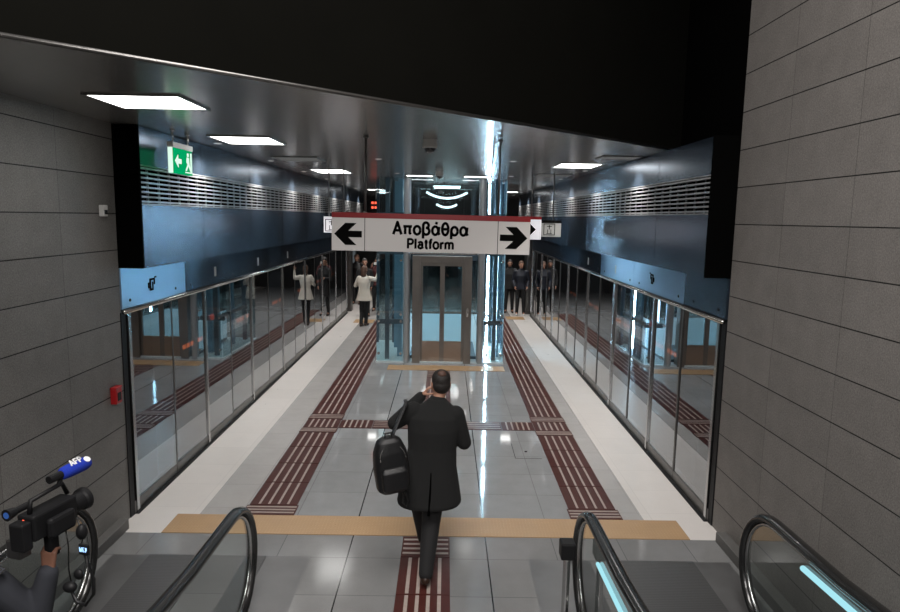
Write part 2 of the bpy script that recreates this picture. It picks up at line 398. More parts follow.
# ------------------------------------------------------------------ room shell
def build_shell():
    struct(obj('wall_left', B(XL - .25, XL, -2, Y0, 0, ZC), M['wallL']))
    struct(obj('wall_right', B(XR, XR + .25, -2, 6.32, 0, 9), M['wallR']))
    struct(obj('wall_right_upper', B(XR + .02, XR + .25, 6.32, 9.2, 2.6, 9), M['black2']))
    struct(obj('wall_back', B(XL - .25, XR + .25, -2.2, -2, 0, 9), M['dark']))
    struct(obj('wall_far', B(-5.6, 5.4, 28, 28.2, -1.2, ZC), M['dark']))
    struct(obj('wall_left_tunnel', B(-6.6, -6.4, Y0 - .3, 28, -1.2, ZC), M['dark']))
    struct(obj('wall_right_tunnel', B(6.0, 6.2, 6.4, 28, -1.2, ZC), M['dark']))
    struct(obj('floor_trackbed_left', B(-6.6, XL - .2, Y0 - .3, 28, -1.3, -1.1), M['dark']))
    struct(obj('floor_trackbed_right', B(XR + .2, 6.2, 6.4, 28, -1.3, -1.1), M['dark']))
    # soffit: plan polygon with the diagonal front edge
    bm = bmesh.new()
    def ey(x): return 5.36 + .94 * x
    pts = [(XL - 3.4, 28), (6.2, 28), (6.2, 9.2), (XR + .25, ey(XR + .25)), (XL, ey(XL)), (XL - .25, ey(XL)), (XL - .25, Y0), (XL - 3.4, Y0)]
    prism(bm, pts, 2, ZC, ZC + .015)
    struct(obj('ceiling', bm, M['soffit']))
    # the black bulkhead rising over the soffit edge
    bm = bmesh.new()
    a, b = (XL - .25, ey(XL - .25)), (XR + .02, ey(XR + .02)); n = Vector((.94, -1)).normalized() * -.12
    prism(bm, [a, b, (b[0] + n.x, b[1] - n.y * -1), (a[0] + n.x, a[1] + n.y)], 2, ZC + .02, 9)
    struct(obj('wall_bulkhead', bm, M['black']))
    # bright edge bead
    bm = bmesh.new(); nn = Vector((.94, -1)).normalized() * .012
    tube(bm, [(XL, ey(XL) - .012, ZC + .012), (XR, ey(XR) - .012, ZC + .012)], .014, 8)
    struct(obj('trim_1', bm, M['steel_d'], smooth=True))
    bm = bmesh.new(); box(bm, XL - .25, XR + .25, -2.2, 9.2, 9, 9.1)
    struct(obj('ceiling_upper', bm, M['black']))
    struct(obj('wall_left_upper', B(XL - .27, XL - .02, -2, 3, ZC, 9), M['dark']))
    # plinths at the foot of the clad walls
    struct(obj('baseboard_left', B(XL, XL + .10, -1, 6.1, 0, .10), M['plinth'], bevel=.004))
    struct(obj('baseboard_right', B(XR - .10, XR, -1, 6.0, 0, .10), M['plinth'], bevel=.004))
build_shell()

# ------------------------------------------------------------------ tactile paving
H = .006
def bars_bm(bm, x0, x1, y0, y1, along, n, w=.024):
    box(bm, x0, x1, y0, y1, 0.0005, H, 0)
    if along == 'y':
        p = (x1 - x0) / (n + 1)
        for k in range(n):
            c = x0 + p * (k + 1); box(bm, c - w / 2, c + w / 2, y0 + .012, y1 - .012, H - .001, H + .004, 1)
    else:
        p = (y1 - y0) / (n + .5)
        for k in range(n):
            c = y0 + p * (k + .75); box(bm, x0 + .012, x1 - .012, c - w / 2, c + w / 2, H - .001, H + .004, 1)
TM = [M['tact_red'], M['tact_bar']]
def long_strip(x0, x1, label):
    bm = bmesh.new()
    bars_bm(bm, x0 - .02, x1 + .02, 6.43, 6.66, 'x', 3)
    y = 6.67
    while y < 8.9: bars_bm(bm, x0, x1, y, min(y + .59, 9.05), 'y', 4); y += .6
    bars_bm(bm, x0 - .01, x1 + .01, 9.07, 9.27, 'x', 3, .022)
    bars_bm(bm, x0, x1, 9.28, 9.68, 'y', 5)
    bars_bm(bm, x0 - .01, x1 + .01, 9.69, 9.94, 'x', 3, .022)
    y = 9.95
    while y < 21: bars_bm(bm, x0, x1, y, y + .595, 'y', 4); y += .6
    return tag(obj('tactile_paving', bm, TM), label, 'tactile paving')
long_strip(-2.07, -1.56, 'long dark red tactile strip with pale bars running along the left side of the platform')
long_strip(1.37, 1.88, 'long dark red tactile strip with pale bars running along the right side of the platform')
bm = bmesh.new()
bars_bm(bm, -1.55, -1.06, 9.28, 9.66, 'y', 5); bars_bm(bm, .88, 1.36, 9.28, 9.66, 'y', 5)
bars_bm(bm, -1.05, -.37, 9.28, 9.66, 'x', 4, .022); bars_bm(bm, .08, .87, 9.28, 9.66, 'x', 4, .022); bars_bm(bm, -.36, .07, 9.28, 9.66, 'y', 4)
tag(obj('tactile_paving', bm, TM), 'short dark red tactile strip crossing the middle of the platform behind the walking man', 'tactile paving')
bm = bmesh.new()
bars_bm(bm, -.37, .08, 5.62, 6.0, 'x', 4, .03)
y = 5.61
while y > 3: bars_bm(bm, -.37, .08, y - .595, y, 'y', 4, .03); y -= .6
tag(obj('tactile_paving', bm, TM), 'dark red tactile strip under the feet of the walking man between the escalators', 'tactile paving')
bm = bmesh.new(); y = 10.6
while y < 12.9: bars_bm(bm, -.33, .12, y, y + .595, 'x' if y > 12.3 else 'y', 4, .022); y += .6
tag(obj('tactile_paving', bm, TM), 'short dark red tactile strip leading to the lift door', 'tactile paving')
def yellow(x0, x1, y0, y1, label):
    tag(obj('tactile_paving', B(x0, x1, y0, y1, .0005, .007), M['tact_yellow']), label, 'tactile paving')
yellow(-2.74, 2.45, 6.02, 6.42, 'wide ochre yellow tactile strip across the foot of the escalators')
yellow(-1.17, 1.25, 13.02, 13.45, 'pale ochre tactile strip in front of the lift')
yellow(1.93, 2.5, 20.0, 20.6, 'small ochre tactile patch at the feet of the two men on the right')
yellow(-2.7, -2.12, 18.9, 19.5, 'small ochre tactile patch behind the woman in the cream coat')
# inspection hatch
bm = bmesh.new(); box(bm, .95, 1.3, 8.15, 8.75, .0005, .003, 0)
for a in ((.95, 1.3, 8.15, 8.156), (.95, .956, 8.15, 8.75)): box(bm, *a, .003, .0035, 1)
tube(bm, [(1.12, 8.4, .003), (1.12, 8.4, .006)], .02, 10, mi=1)
tag(obj('floor_hatch', bm, [M['floor_grey'], M['black2']]), 'small square access hatch set in the grey floor beside the right tactile strip', 'floor hatch')

# ------------------------------------------------------------------ platform screens
def screen(side):
    X = XL if side < 0 else XR; s = 1 if side < 0 else -1      # s points to the platform
    word = 'left' if side < 0 else 'right'
    root = empty('platform_screen', (X, Y0, 0))
    tag(root, 'long tinted glass platform screen with steel mullions on the %s side of the platform' % word, 'glass screen')
    def P(name, bm, m, par=root, **k):
        bmesh.ops.translate(bm, verts=bm.verts, vec=(-X, -Y0, 0)) if par is root else bmesh.ops.translate(bm, verts=bm.verts, vec=(-X, -Y0, 0))
        return obj(name, bm, m, par, **k)
    def bx(d0, d1, y0, y1, z0, z1):
        a, b = sorted((X + s * d0, X + s * d1)); return B(a, b, y0, y1, z0, z1)
    n = int((Y1 - Y0) / 1.03)
    P('end_post', bx(-.12, .01, Y0 - .02, Y0 + .07, 0, 2.12), M['black_plastic'])
    for k in range(n + 1):
        y = Y0 + .12 + k * 1.03
        thick = k % 2 == 0
        w = .028 if thick else .013
        P('mullion', bx(-.02, .025 if thick else .012, y - w, y + w, .0, 2.12), M['steel_d'] if not thick else M['steel'])
        if k < n:
            gb = bx(-.012, 0, y + w, y + 1.03 - (.013 if thick else .028), .13, 2.1)
            if side < 0: bmesh.ops.rotate(gb, verts=gb.verts, cent=(X, y + .5, 0), matrix=Matrix.Rotation(math.radians(-.9), 3, 'Z'))
            P('glass_pane', gb, M['psd'])
    yl = Y0 + .12 + n * 1.03
    P('kick_plate', bx(-.04, .008, Y0 + .07, yl, 0, .13), M['steel_d'])
    P('edge_line', bx(.008, .05, Y0 + .07, yl, 0, .006), M['black_plastic'])
    bm = bmesh.new(); tube(bm, [(X + s * .03, Y0, 2.125), (X + s * .03, yl, 2.125)], .022, 10); P('top_rail', bm, M['steel_b'], smooth=True)
    # header panels with door emblem and key locks
    ys = [Y0, 7.93] if side < 0 else [6.35, 7.5]
    y = ys[1]
    while y < yl - .5: y += 2.06; ys.append(min(y, yl))
    for i in range(len(ys) - 1):
        h = P('header_panel', bx(-.1, .012, ys[i] + .004, ys[i + 1] - .004, 2.15, 2.555), M['header'] if i in ((0,) if side < 0 else (1, 2)) else M['fascia'])  # lighter metal on the panels that reflect the led glow
        ym = (ys[i] + ys[i + 1]) / 2
        if side < 0: ym = 7.03 if i == 0 else ym
        else: ym = 8.7 if i == 1 else ym
        if i < 4:
            if not (side > 0 and i == 0):
                e = bmesh.new()
                def q(y0, y1, z0, z1):
                    a, b = sorted((X + s * .012, X + s * .018)); box(e, a, b, y0, y1, z0, z1)
                if i in (0, 1) and (side < 0) == (i == 0):
                    q(ym - .10, ym - .075, 2.30, 2.36); q(ym - .06, ym + .0, 2.27, 2.29); q(ym - .06, ym - .035, 2.27, 2.4); q(ym - .06, ym + .06, 2.38, 2.40)
                    q(ym + .04, ym + .06, 2.33, 2.4); q(ym + .0, ym + .02, 2.27, 2.36); q(ym + .06, ym + .1, 2.40, 2.415)
                    P('emblem', e, M['sign_black'], h)
                else:
                    q(ym - .03, ym + .03, 2.25, 2.38); P('door_plate', e, M['white_plastic'], h)
            for yk in (ys[i] + .17, ys[i + 1] - .3):
                P('lock', disc_bm((X + s * .014, yk, 2.225), .016, .008, 0), M['black_plastic'], h, smooth=False)
    return root
screen(-1); screen(1)

# end columns past the screens
for X, w in ((XL, 'left'), (XR, 'right')):
    bm = bmesh.new(); box(bm, X - .14, X + .10, Y1 + .02, Y1 + .4, 0, 2.55); box(bm, X - .15, X + .11, Y1 + .01, Y1 + .41, 0, .12)
    o = obj('end_column', bm, M['steel_d'], bevel=.01); tag(o, 'dark square column closing the far end of the %s glass screen' % w, 'column')

# ------------------------------------------------------------------ fascia bands over the screens
def fascia(side):
    X = XL if side < 0 else XR; s = 1 if side < 0 else -1; word = 'left' if side < 0 else 'right'
    f = .24
    root = empty('metal_fascia', (X, Y0, 2.56))
    tag(root, 'dark blue metal fascia with louvred vent band above the %s glass screen' % word, 'fascia')
    def P(name, bm, m, par=root, **k):
        bmesh.ops.translate(bm, verts=bm.verts, vec=(-X, -Y0, -2.56)); return obj(name, bm, m, par, **k)
    def bx(d0, d1, y0, y1, z0, z1, bm=None):
        a, b = sorted((X + s * d0, X + s * d1))
        if bm is None: return B(a, b, y0, y1, z0, z1)
        box(bm, a, b, y0, y1, z0, z1)
    ye = 23.2
    P('core', bx(-.015, f - .09, Y0 + .03, ye, 2.58, ZC - .005), M['black2'])
    P('end_cap', bx(-.0 if side < 0 else -.015, f + .003, Y0 - .005, Y0 + .03, 2.56, ZC - .003), M['black2'])
    ys = [Y0 + .03, 7.96]
    while ys[-1] < ye - .2: ys.append(min(ys[-1] + 1.93, ye))
    for i in range(len(ys) - 1):
        a, b = ys[i] + .007, ys[i + 1] - .007
        P('upper_panel', bx(f - .09, f, a, b, 3.56, ZC - .01), M['fascia'])
        P('lower_panel', bx(f - .09, f, a, b, 2.56, 3.175), M['fascia'])
        bm = bmesh.new()
        for k in range(8):
            z = 3.20 + k * .046
            bx(f - .04, f - .0, a, b, z, z + .017, bm)
        m = int((b - a) / .24)
        for k in range(m + 1):
            y = a + (b - a - .01) * k / m; bx(f - .07, f - .052, y, y + .01, 3.18, 3.55, bm)
        bx(f - .02, f + .004, a, b, 3.178, 3.19, bm); bx(f - .02, f + .004, a, b, 3.548, 3.558, bm)
        P('louvre', bm, M['slat'])
        if i > 0 and i % 1 == 0:
            P('speaker_box', bx(f - .075, f - .055, a + .5, a + .86, 3.24, 3.5), M['black2'])
fascia(-1); fascia(1)

# ------------------------------------------------------------------ trains behind the screens
def train(side):
    X = XL - .55 if side < 0 else XR + .55; s = 1 if side < 0 else -1; word = 'left' if side < 0 else 'right'
    root = empty('metro_train', (X, 8.2, 0)); tag(root, 'dark metro train standing behind the %s glass screen' % word, 'train')
    def P(name, bm, m, par=root):
        bmesh.ops.translate(bm, verts=bm.verts, vec=(-X, -8.2, 0)); return obj(name, bm, m, par)
    a, b = sorted((X, X - s * 2.3))
    P('body', B(a, b, 8.2, 27.5, -.95, 2.55), M['train'])
    y = 8.9
    while y < 26:
        p, q = sorted((X + s * .001, X + s * .02))
        w = P('window', B(p, q, y, y + 1.1, .95, 1.85), M['train_in'])
        e = bmesh.new(); p2, q2 = sorted((X + s * .02, X + s * .03))
        for k in range(7):
            if k != 3: box(e, p2, q2, y + .2 + k * .14, y + .29 + k * .14, 1.18, 1.24)
        P('display', e, M['orange_reflection'], w)  # orange blocks added behind the glass for mirrored led digits
        y += 2.4
    P('indicator_reflection', disc_bm((X + s * .02, 10.3, 1.47), .05, .03, 0), M['red_led'])  # red dot added for an indicator mirrored in the glass
train(-1); train(1)

# ------------------------------------------------------------------ ceiling lights
def ceiling_light(x0, x1, y0, y1, label, on=True, group=None):
    root = empty('ceiling_light', ((x0 + x1) / 2, (y0 + y1) / 2, ZC)); tag(root, label, 'ceiling light', group)
    cx, cy = (x1 - x0) / 2, (y1 - y0) / 2
    bm = bmesh.new(); w = .025
    box(bm, -cx - w, cx + w, -cy - w, -cy, -.012, 0); box(bm, -cx - w, cx + w, cy, cy + w, -.012, 0)
    box(bm, -cx - w, -cx, -cy, cy, -.012, 0); box(bm, cx, cx + w, -cy, cy, -.012, 0)
    obj('frame', bm, M['steel_d'], root)
    obj('diffuser', B(-cx, cx, -cy, cy, -.009, -.004), M['panel_light'] if on else M['panel_off'], root)
ceiling_light(-2.57, -1.92, 4.78, 5.34, 'bright square ceiling light nearest the left granite wall')
ceiling_light(-2.55, -1.92, 7.14, 7.85, 'bright square ceiling light next behind the green exit sign')
ceiling_light(-2.5, -1.88, 9.5, 10.15, 'unlit grey square ceiling panel between two lit ones on the left', False)
ceiling_light(-2.45, -1.85, 11.85, 12.8, 'bright square ceiling light farther down the left side before the lift')
ceiling_light(1.68, 2.27, 9.7, 10.5, 'bright square ceiling light on the right side of the soffit')
ceiling_light(2.02, 2.5, 8.55, 8.95, 'small dim rectangle in the soffit near the right fascia', False)  # faint framed rectangle set in the soffit
ceiling_light(1.68, 2.27, 12.1, 12.7, 'unlit square ceiling panel on the right behind the lit one', False)
for x, w in ((-2.2, 'left'), (1.95, 'right')):
    for k, y in enumerate((20.0,)):
        ceiling_light(x - .22, x + .22, y, y + .5, 'small distant ceiling light on the %s beyond the lift' % w)
for x in (-.55, .6):
    ceiling_light(x - .25, x + .25, 13.0, 13.35, 'small ceiling light just before the lift, on the %s of it' % ('left' if x < 0 else 'right'))
# downlights as small recessed lamps
def downlight(x, y, w, label, grp):
    o = obj('downlight', disc_bm((0, 0, -.004), .035, .006), M['pinlight']); o.location = (x, y, ZC); tag(o, label, 'downlight', grp)
    r = obj('trim_ring', disc_bm((0, 0, -.002), .05, .003), M['steel_d'], o)
    l = bpy.data.lights.new('downlight_beam', 'SPOT'); l.energy = w; l.spot_size = math.radians(125); l.spot_blend = .7
    l.color = (1, .965, .92); l.shadow_soft_size = .05
    lo = bpy.data.objects.new('downlight_beam', l); COL.objects.link(lo); lo.parent = o; lo.location = (0, 0, -.03)
for k in range(7):
    y = 7.9 + k * 2.35
    downlight(-2.72 + .0, y, 150, 'tiny round downlight in the soffit row along the left fascia', 'left downlights')
    downlight(2.32, y + .9, 150, 'tiny round downlight in the soffit row along the right fascia', 'right downlights')
for x, y in ((-.95, 12.6), (1.25, 12.9), (-1.0, 9.6), (.95, 9.6)):
    downlight(x, y, 7, 'tiny round downlight in the middle of the soffit', 'middle downlights')

def area(name, loc, rot, size, e, col=(1, 1, 1), sy=None):
    l = bpy.data.lights.new(name, 'AREA'); l.energy = e; l.size = size; l.color = col
    if sy: l.shape = 'RECTANGLE'; l.size_y = sy
    o = bpy.data.objects.new(name, l); COL.objects.link(o); o.location = loc; o.rotation_euler = rot
area('hall_light', (-.3, 1.2, 8.6), (0, 0, 0), 3.0, 560, (1, .96, .92))
area('hall_light', (-.3, -1.6, 5.5), (math.radians(62), 0, 0), 2.0, 230, (1, .96, .93))
area('far_hall_light', (-.2, 20, 3.85), (0, 0, 0), 3., 60, (1, .97, .93))

# ------------------------------------------------------------------ signs
def arrow(bm, cx, cz, y, d, L=.29, hgt=.23):
    """arrow pointing to d (+1 right, -1 left), facing -Y"""
    sh = .034; t = .125
    pts = [(L / 2, 0), (L / 2 - hgt / 2 * 1.0, hgt / 2), (L / 2 - hgt / 2 - t * .95, hgt / 2), (L / 2 - t * 1.15 - .005, sh), (-L / 2, sh),
           (-L / 2, -sh), (L / 2 - t * 1.15 - .005, -sh), (L / 2 - hgt / 2 - t * .95, -hgt / 2), (L / 2 - hgt / 2, -hgt / 2)]
    prism(bm, [(cx + d * p[0], cz + p[1]) for p in pts], 1, y - .004, y)
def main_sign():
    Y = 6.9
    root = empty('platform_sign', (-.162, Y, 2.735)); root.rotation_euler = (0, math.radians(.45), 0)
    tag(root, 'long white hanging sign with red top band, two black arrows and Platform lettering', 'sign')
    w, h = 1.042, .40
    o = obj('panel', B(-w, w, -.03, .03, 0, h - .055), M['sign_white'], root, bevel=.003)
    obj('top_band', B(-w, w, -.033, .033, h - .055, h), M['sign_red'], root)
    bm = bmesh.new()
    for x in (-.695, .703): box(bm, x - .003, x + .003, -.0335, -.029, 0, h - .055)
    obj('panel_joint', bm, M['sign_black'], root)
    bm = bmesh.new(); arrow(bm, -.87, .175, -.03, -1); obj('arrow', bm, M['sign_black'], root)
    bm = bmesh.new(); arrow(bm, .87, .175, -.03, 1); obj('arrow', bm, M['sign_black'], root)
    R90 = (PI / 2, 0, 0)
    lettering('lettering', 'Aποβάθρα', .80, .132, M['sign_black'], root, (.0, -.031, .183), R90, w=.155)
    lettering('lettering', 'Platform', .50, .106, M['sign_black'], root, (.0, -.031, .038), R90, w=.165)
    for x in (-.695, .703):
        bm = bmesh.new(); tube(bm, [(x, 0, h), (x, 0, ZC - 2.735 - .002)], .012, 10); sph(bm, (x, 0, h), .02); tube(bm, [(x, 0, ZC - 2.735 - .03), (x, 0, ZC - 2.735 - .002)], .03, 10)
        obj('hanging_rod', bm, M['steel_d'], root, smooth=True)
main_sign()
def small_sign(x0, x1, Y, z0, z1, mat, label, kind, band=None, rods=()):
    root = empty('hanging_sign', ((x0 + x1) / 2, Y, z0)); tag(root, label, 'sign'); w = (x1 - x0) / 2; h = z1 - z0
    obj('panel', B(-w, w, -.025, .025, 0, h), mat, root, bevel=.003)
    if band: obj('top_band', B(-w - .002, w + .002, -.028, .028, h - .04, h + .01), band, root)
    bm = bmesh.new()
    if kind == 'arrow':
        arrow(bm, w - .24, h / 2 - .02, -.026, 1, .3, .24)
        obj('arrow', bm, M['sign_black'], root)
    else:  # lift pictogram: frame with cabin and figures
        cx = 0 if kind == 'lift' else -w + .13; cz = h / 2 - .01; a = .105
        for q in ((cx - a, cx + a, cz - a, cz - a + .012), (cx - a, cx + a, cz + a - .012, cz + a), (cx - a, cx - a + .012, cz - a, cz + a), (cx + a - .012, cx + a, cz - a, cz + a)):
            box(bm, q[0], q[1], -.03, -.026, q[2], q[3])
        box(bm, cx - .045, cx + .045, -.03, -.026, cz + .05, cz + .062); box(bm, cx - .006, cx + .006, -.03, -.026, cz + .0, cz + .08)
        prism(bm, [(cx - .05, cz - .08), (cx + .05, cz - .08), (cx + .05, cz - .07), (cx + .035, cz - .07), (cx + .035, cz), (cx + .025, cz), (cx + .025, cz - .07), (cx - .025, cz - .07), (cx - .025, cz), (cx - .035, cz), (cx - .035, cz - .07), (cx - .05, cz - .07)], 1, -.03, -.026)
        if kind == 'lift_arrow' : prism(bm, [(cx - .13, cz), (cx - .16, cz + .025), (cx - .16, cz - .025)], 1, -.03, -.026)
        obj('pictogram', bm, M['sign_black'], root)
    for x in rods:
        bm = bmesh.new(); tube(bm, [(x - (x0 + x1) / 2, 0, h), (x - (x0 + x1) / 2, 0, ZC - z0 - .002)], .011, 8); obj('hanging_rod', bm, M['steel_d'], root, smooth=True)
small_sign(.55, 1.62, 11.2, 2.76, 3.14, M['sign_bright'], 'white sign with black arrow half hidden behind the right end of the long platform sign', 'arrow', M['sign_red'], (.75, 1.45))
small_sign(1.67, 2.1, 12.0, 2.79, 3.08, M['sign_grey'], 'grey sign with framed lift pictogram right of the long platform sign', 'lift', M['sign_black'], (1.95,))
small_sign(-2.09, -1.5, 11.2, 2.82, 3.09, M['sign_bright'], 'white pictogram sign half hidden behind the left end of the long platform sign', 'lift_arrow', None, (-2.0, -1.75))

def exit_sign():
    root = empty('exit_sign', (-2.75, 6.86, 3.5)); tag(root, 'small green lit exit sign with white arrow hanging from the soffit', 'exit sign')
    obj('panel', B(-.02, .02, -.25, .25, 0, .25), M['exit_green'], root)
    bm = bmesh.new(); box(bm, -.03, .03, -.255, .255, .25, .305); obj('housing', bm, M['white_plastic'], root, bevel=.004)
    obj('edge_glow', B(-.022, .022, -.262, -.25, 0, .25), M['exit_white'], root)
    bm = bmesh.new()
    prism(bm, [(-.2, .125), (-.12, .19), (-.12, .15), (-.04, .15), (-.04, .10), (-.12, .10), (-.12, .06)], 0, .021, .025)
    obj('arrow', bm, M['exit_white'], root)
    bm = bmesh.new()
    box(bm, .021, .024, .195, .235, .02, .23); box(bm, .021, .024, .05, .235, .018, .03)
    tube(bm, [(.021, .13, .205), (.026, .13, .205)], .022, 10)
    prism(bm, [(.10, .18), (.16, .18), (.17, .11), (.13, .10), (.09, .13)], 0, .021, .024)
    prism(bm, [(.13, .11), (.17, .11), (.20, .06), (.185, .04), (.15, .085)], 0, .021, .024); prism(bm, [(.12, .11), (.15, .10), (.09, .04), (.06, .045)], 0, .021, .024)
    obj('pictogram', bm, M['exit_white'], root)
    for y in (-.19, .19):
        bm = bmesh.new(); tube(bm, [(0, y, .3), (0, y, .428)], .01, 8); tube(bm, [(0, y, .41), (0, y, .428)], .025, 10); obj('hanging_rod', bm, M['steel_b'], root, smooth=True)
exit_sign()

# dome cameras, call point, wall box
def dome(x, y, s, label):
    root = empty('dome_camera', (x, y, ZC)); tag(root, label, 'security camera')
    bm = bmesh.new(); tube(bm, [(0, 0, 0), (0, 0, -.03), (0, 0, -.08 * s), (0, 0, -.09 * s)], [.078 * s, .078 * s, .08 * s, .07 * s], 24); obj('housing', bm, M['white_plastic'], root, smooth=False)
    bm = bmesh.new(); ell(bm, (0, 0, -.085 * s), (.062 * s, .062 * s, .062 * s)); obj('dome', bm, M['lens'], root, smooth=True)
dome(-.19, 7.15, 1.0, 'white dome security camera hanging from the soffit nearest the viewer')
dome(-.14, 12.0, .9, 'small dome security camera on the soffit just before the lift')
def callpoint():
    root = empty('call_point', (XL, 6.12, 1.27)); tag(root, 'red fire call point on the left granite wall', 'call point')
    obj('case', B(.0, .06, -.055, .055, 0, .15), M['red_plastic'], root, bevel=.008)
    obj('window', B(.06, .063, -.03, .035, .03, .11), M['black_plastic'], root)
    obj('cover', B(.0, .065, -.06, .06, .15, .165), M['red_plastic'], root, bevel=.004)
callpoint()
root = empty('wall_box', (XL, 6.08, 3.06)); tag(root, 'small white detector box high on the left granite wall', 'detector')
obj('case', B(0, .045, -.04, .04, 0, .105), M['white_plastic'], root, bevel=.006)
obj('face', B(.045, .048, -.028, .028, .02, .06), M['steel'], root)

# ------------------------------------------------------------------ glass lift
def lift():
    x0, x1, y0, y1 = -1.47, 1.27, 13.7, 16.1; zt = ZC - .01
    root = empty('glass_lift', (0, 0, 0)); tag(root, 'glass lift with bronze double doors and cold white light strip, middle of the platform', 'lift')
    g, P = M['lift_glass'], lambda n, bm, m, par=root, **k: obj(n, bm, m, par, **k)
    P('base', B(x0, x1, y0, y1, .0, .03), M['cabin_lit'])
    zs = [.04, .84, 2.28, 3.1, zt]
    for a, b in ((x0 + .02, -.9), (.86, x1 - .02)):
        for z0, z1 in ((.04, .82), (.82, 2.35), (2.35, zt)): P('glass_panel', B(a, b, y0, y0 + .012, z0 + .006, z1 - .006), g)
    P('glass_panel', B(-.74, .66, y0 + .1, y0 + .112, 2.4, zt), g)
    for x in (x0, x1 - .012):
        for a, b in ((y0 + .02, (y0 + y1) / 2), ((y0 + y1) / 2, y1)):
            for z0, z1 in ((.04, .82), (.82, 2.35), (2.35, zt)): P('glass_panel', B(x, x + .012, a + .006, b - .006, z0 + .006, z1 - .006), g)
    for z0, z1 in ((.04, 2.35), (2.35, zt)): P('glass_panel', B(x0 + .02, x1 - .02, y1 - .012, y1, z0, z1), g)
    for x, y in ((x0 + .22, y0 + .25), (x1 - .2, y0 + .25), (x0 + .22, y1 - .25), (x1 - .1, y1 - .12)):
        P('corner_post', B(x - .045, x + .045, y - .045, y + .045, .03, zt), M['cabin_dark'], bevel=.005)
    for x in (-.82, .755):
        bm = bmesh.new(); tube(bm, [(x, y0 + .05, .0), (x, y0 + .05, zt)], .075, 20); P('column', bm, M['column'], smooth=False)
    for z in (.86, 2.36, 3.15):
        for a, b in ((x0 + .03, -.9), (.84, x1 - .03)): P('transom', B(a, b, y0 + .2, y0 + .28, z - .05, z + .05), M['cabin_dark'])
        for x in (x0 + .18, x1 - .12): P('transom', B(x, x + .06, y0 + .3, y1 - .3, z - .04, z + .04), M['cabin_dark'])
    # spider clamps
    for x in (x0 + .06, -.94, .9, x1 - .06):
        for z in (.2, .9, 1.05, 2.2):
            bm = bmesh.new(); tube(bm, [(x, y0 - .012, z), (x, y0 + .1, z)], .014, 8); tube(bm, [(x, y0 - .016, z), (x, y0 - .004, z)], .028, 10)
            P('glass_clamp', bm, M['steel_b'])
    # door surround
    fr = bmesh.new()
    box(fr, -.70, -.53, y0 - .02, y0 + .2, 0, 2.3); box(fr, .40, .56, y0 - .02, y0 + .2, 0, 2.3); box(fr, -.53, .40, y0 - .02, y0 + .2, 2.16, 2.3)
    P('door_frame', fr, M['bronze'], bevel=.006)
    P('door_hood', B(-.76, .66, y0 - .08, y0 + .0, 2.34, 2.37), M['steel_b'])
    for x, w in ((-.53, 'l'), (-.065, 'r')):
        d = bmesh.new(); a, b = x, x + .465; yy = y0 + .05
        box(d, a, a + .05, yy, yy + .05, .02, 2.16); box(d, b - .05, b, yy, yy + .05, .02, 2.16)
        box(d, a + .05, b - .05, yy, yy + .05, 2.09, 2.16)
        door = P('door', d, M['bronze'])
        obj('kick_panel', B(a + .05, b - .05, yy, yy + .05, .02, .47), M['bronze_l'], door)
        obj('pane', B(a + .05, b - .05, yy + .02, yy + .03, .47, 2.09), g, door)
    P('call_button', B(.45, .50, y0 - .035, y0 - .02, 1.02, 1.2), M['steel_b'])
    # led strip and its channel
    P('led_channel', B(.965, 1.06, 15.50, 15.55, .03, zt), M['steel'])
    P('light_strip', B(.995, 1.03, 15.47, 15.50, .05, zt - .02), M['led'])
    # cabin seen through the doors
    c = [-.80, .72, y0 + .3, y1 - .35]
    P('cabin_floor', B(c[0], c[1], c[2], c[3], .04, .1), M['cabin_dark'])
    for a in ((c[0], c[0] + .03, c[2], c[3]), (c[1] - .03, c[1], c[2], c[3]), (c[0], c[1], c[3] - .03, c[3])):
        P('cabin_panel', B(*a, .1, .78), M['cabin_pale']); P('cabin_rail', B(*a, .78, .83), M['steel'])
        P('cabin_glass', B(*a, .83, 2.2), M['lift_glass'])
    P('cabin_roof', B(c[0], c[1], c[2], c[3], 2.2, 2.32), M['cabin_dark'])
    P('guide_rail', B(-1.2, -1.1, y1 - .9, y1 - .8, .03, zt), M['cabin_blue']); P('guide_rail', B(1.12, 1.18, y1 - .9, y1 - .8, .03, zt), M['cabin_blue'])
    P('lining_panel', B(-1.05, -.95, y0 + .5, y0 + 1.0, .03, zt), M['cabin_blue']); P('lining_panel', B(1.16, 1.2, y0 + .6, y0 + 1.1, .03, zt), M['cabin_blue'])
lift()

# ------------------------------------------------------------------ far concourse lights, displays and curved reflections built as tubes
def curved_reflection(cx, y, z, w, dip, label):
    bm = bmesh.new(); pts = [(cx + w * (k / 12 - .5), y, z + dip * (4 * (k / 12 - .5) ** 2)) for k in range(13)]
    tube(bm, pts, .028, 10); root = empty('curved_reflection', (0, 0, 0)); tag(root, label, 'ceiling light')  # glowing bent tube added for a light reflected in the cabin roof
    obj('tube', bm, M['arc'], root, smooth=True)
    bm = bmesh.new()
    for q in (pts[1], pts[-2]): tube(bm, [q, (q[0], q[1], ZC - .002)], .006, 6)
    obj('added_wire', bm, M['steel_d'], root)
curved_reflection(-.0, 16.9, 3.60, 1.05, .15, 'upper of the two curved white reflections, built as tubes, glimpsed above the platform sign')
curved_reflection(.0, 17.6, 3.38, .55, .08, 'lower, shorter of the two curved white reflections, built as tubes, above the platform sign')
ceiling_light(-.35, .35, 17.0, 18.6, 'rectangular ceiling light beyond the lift over the curved reflections')
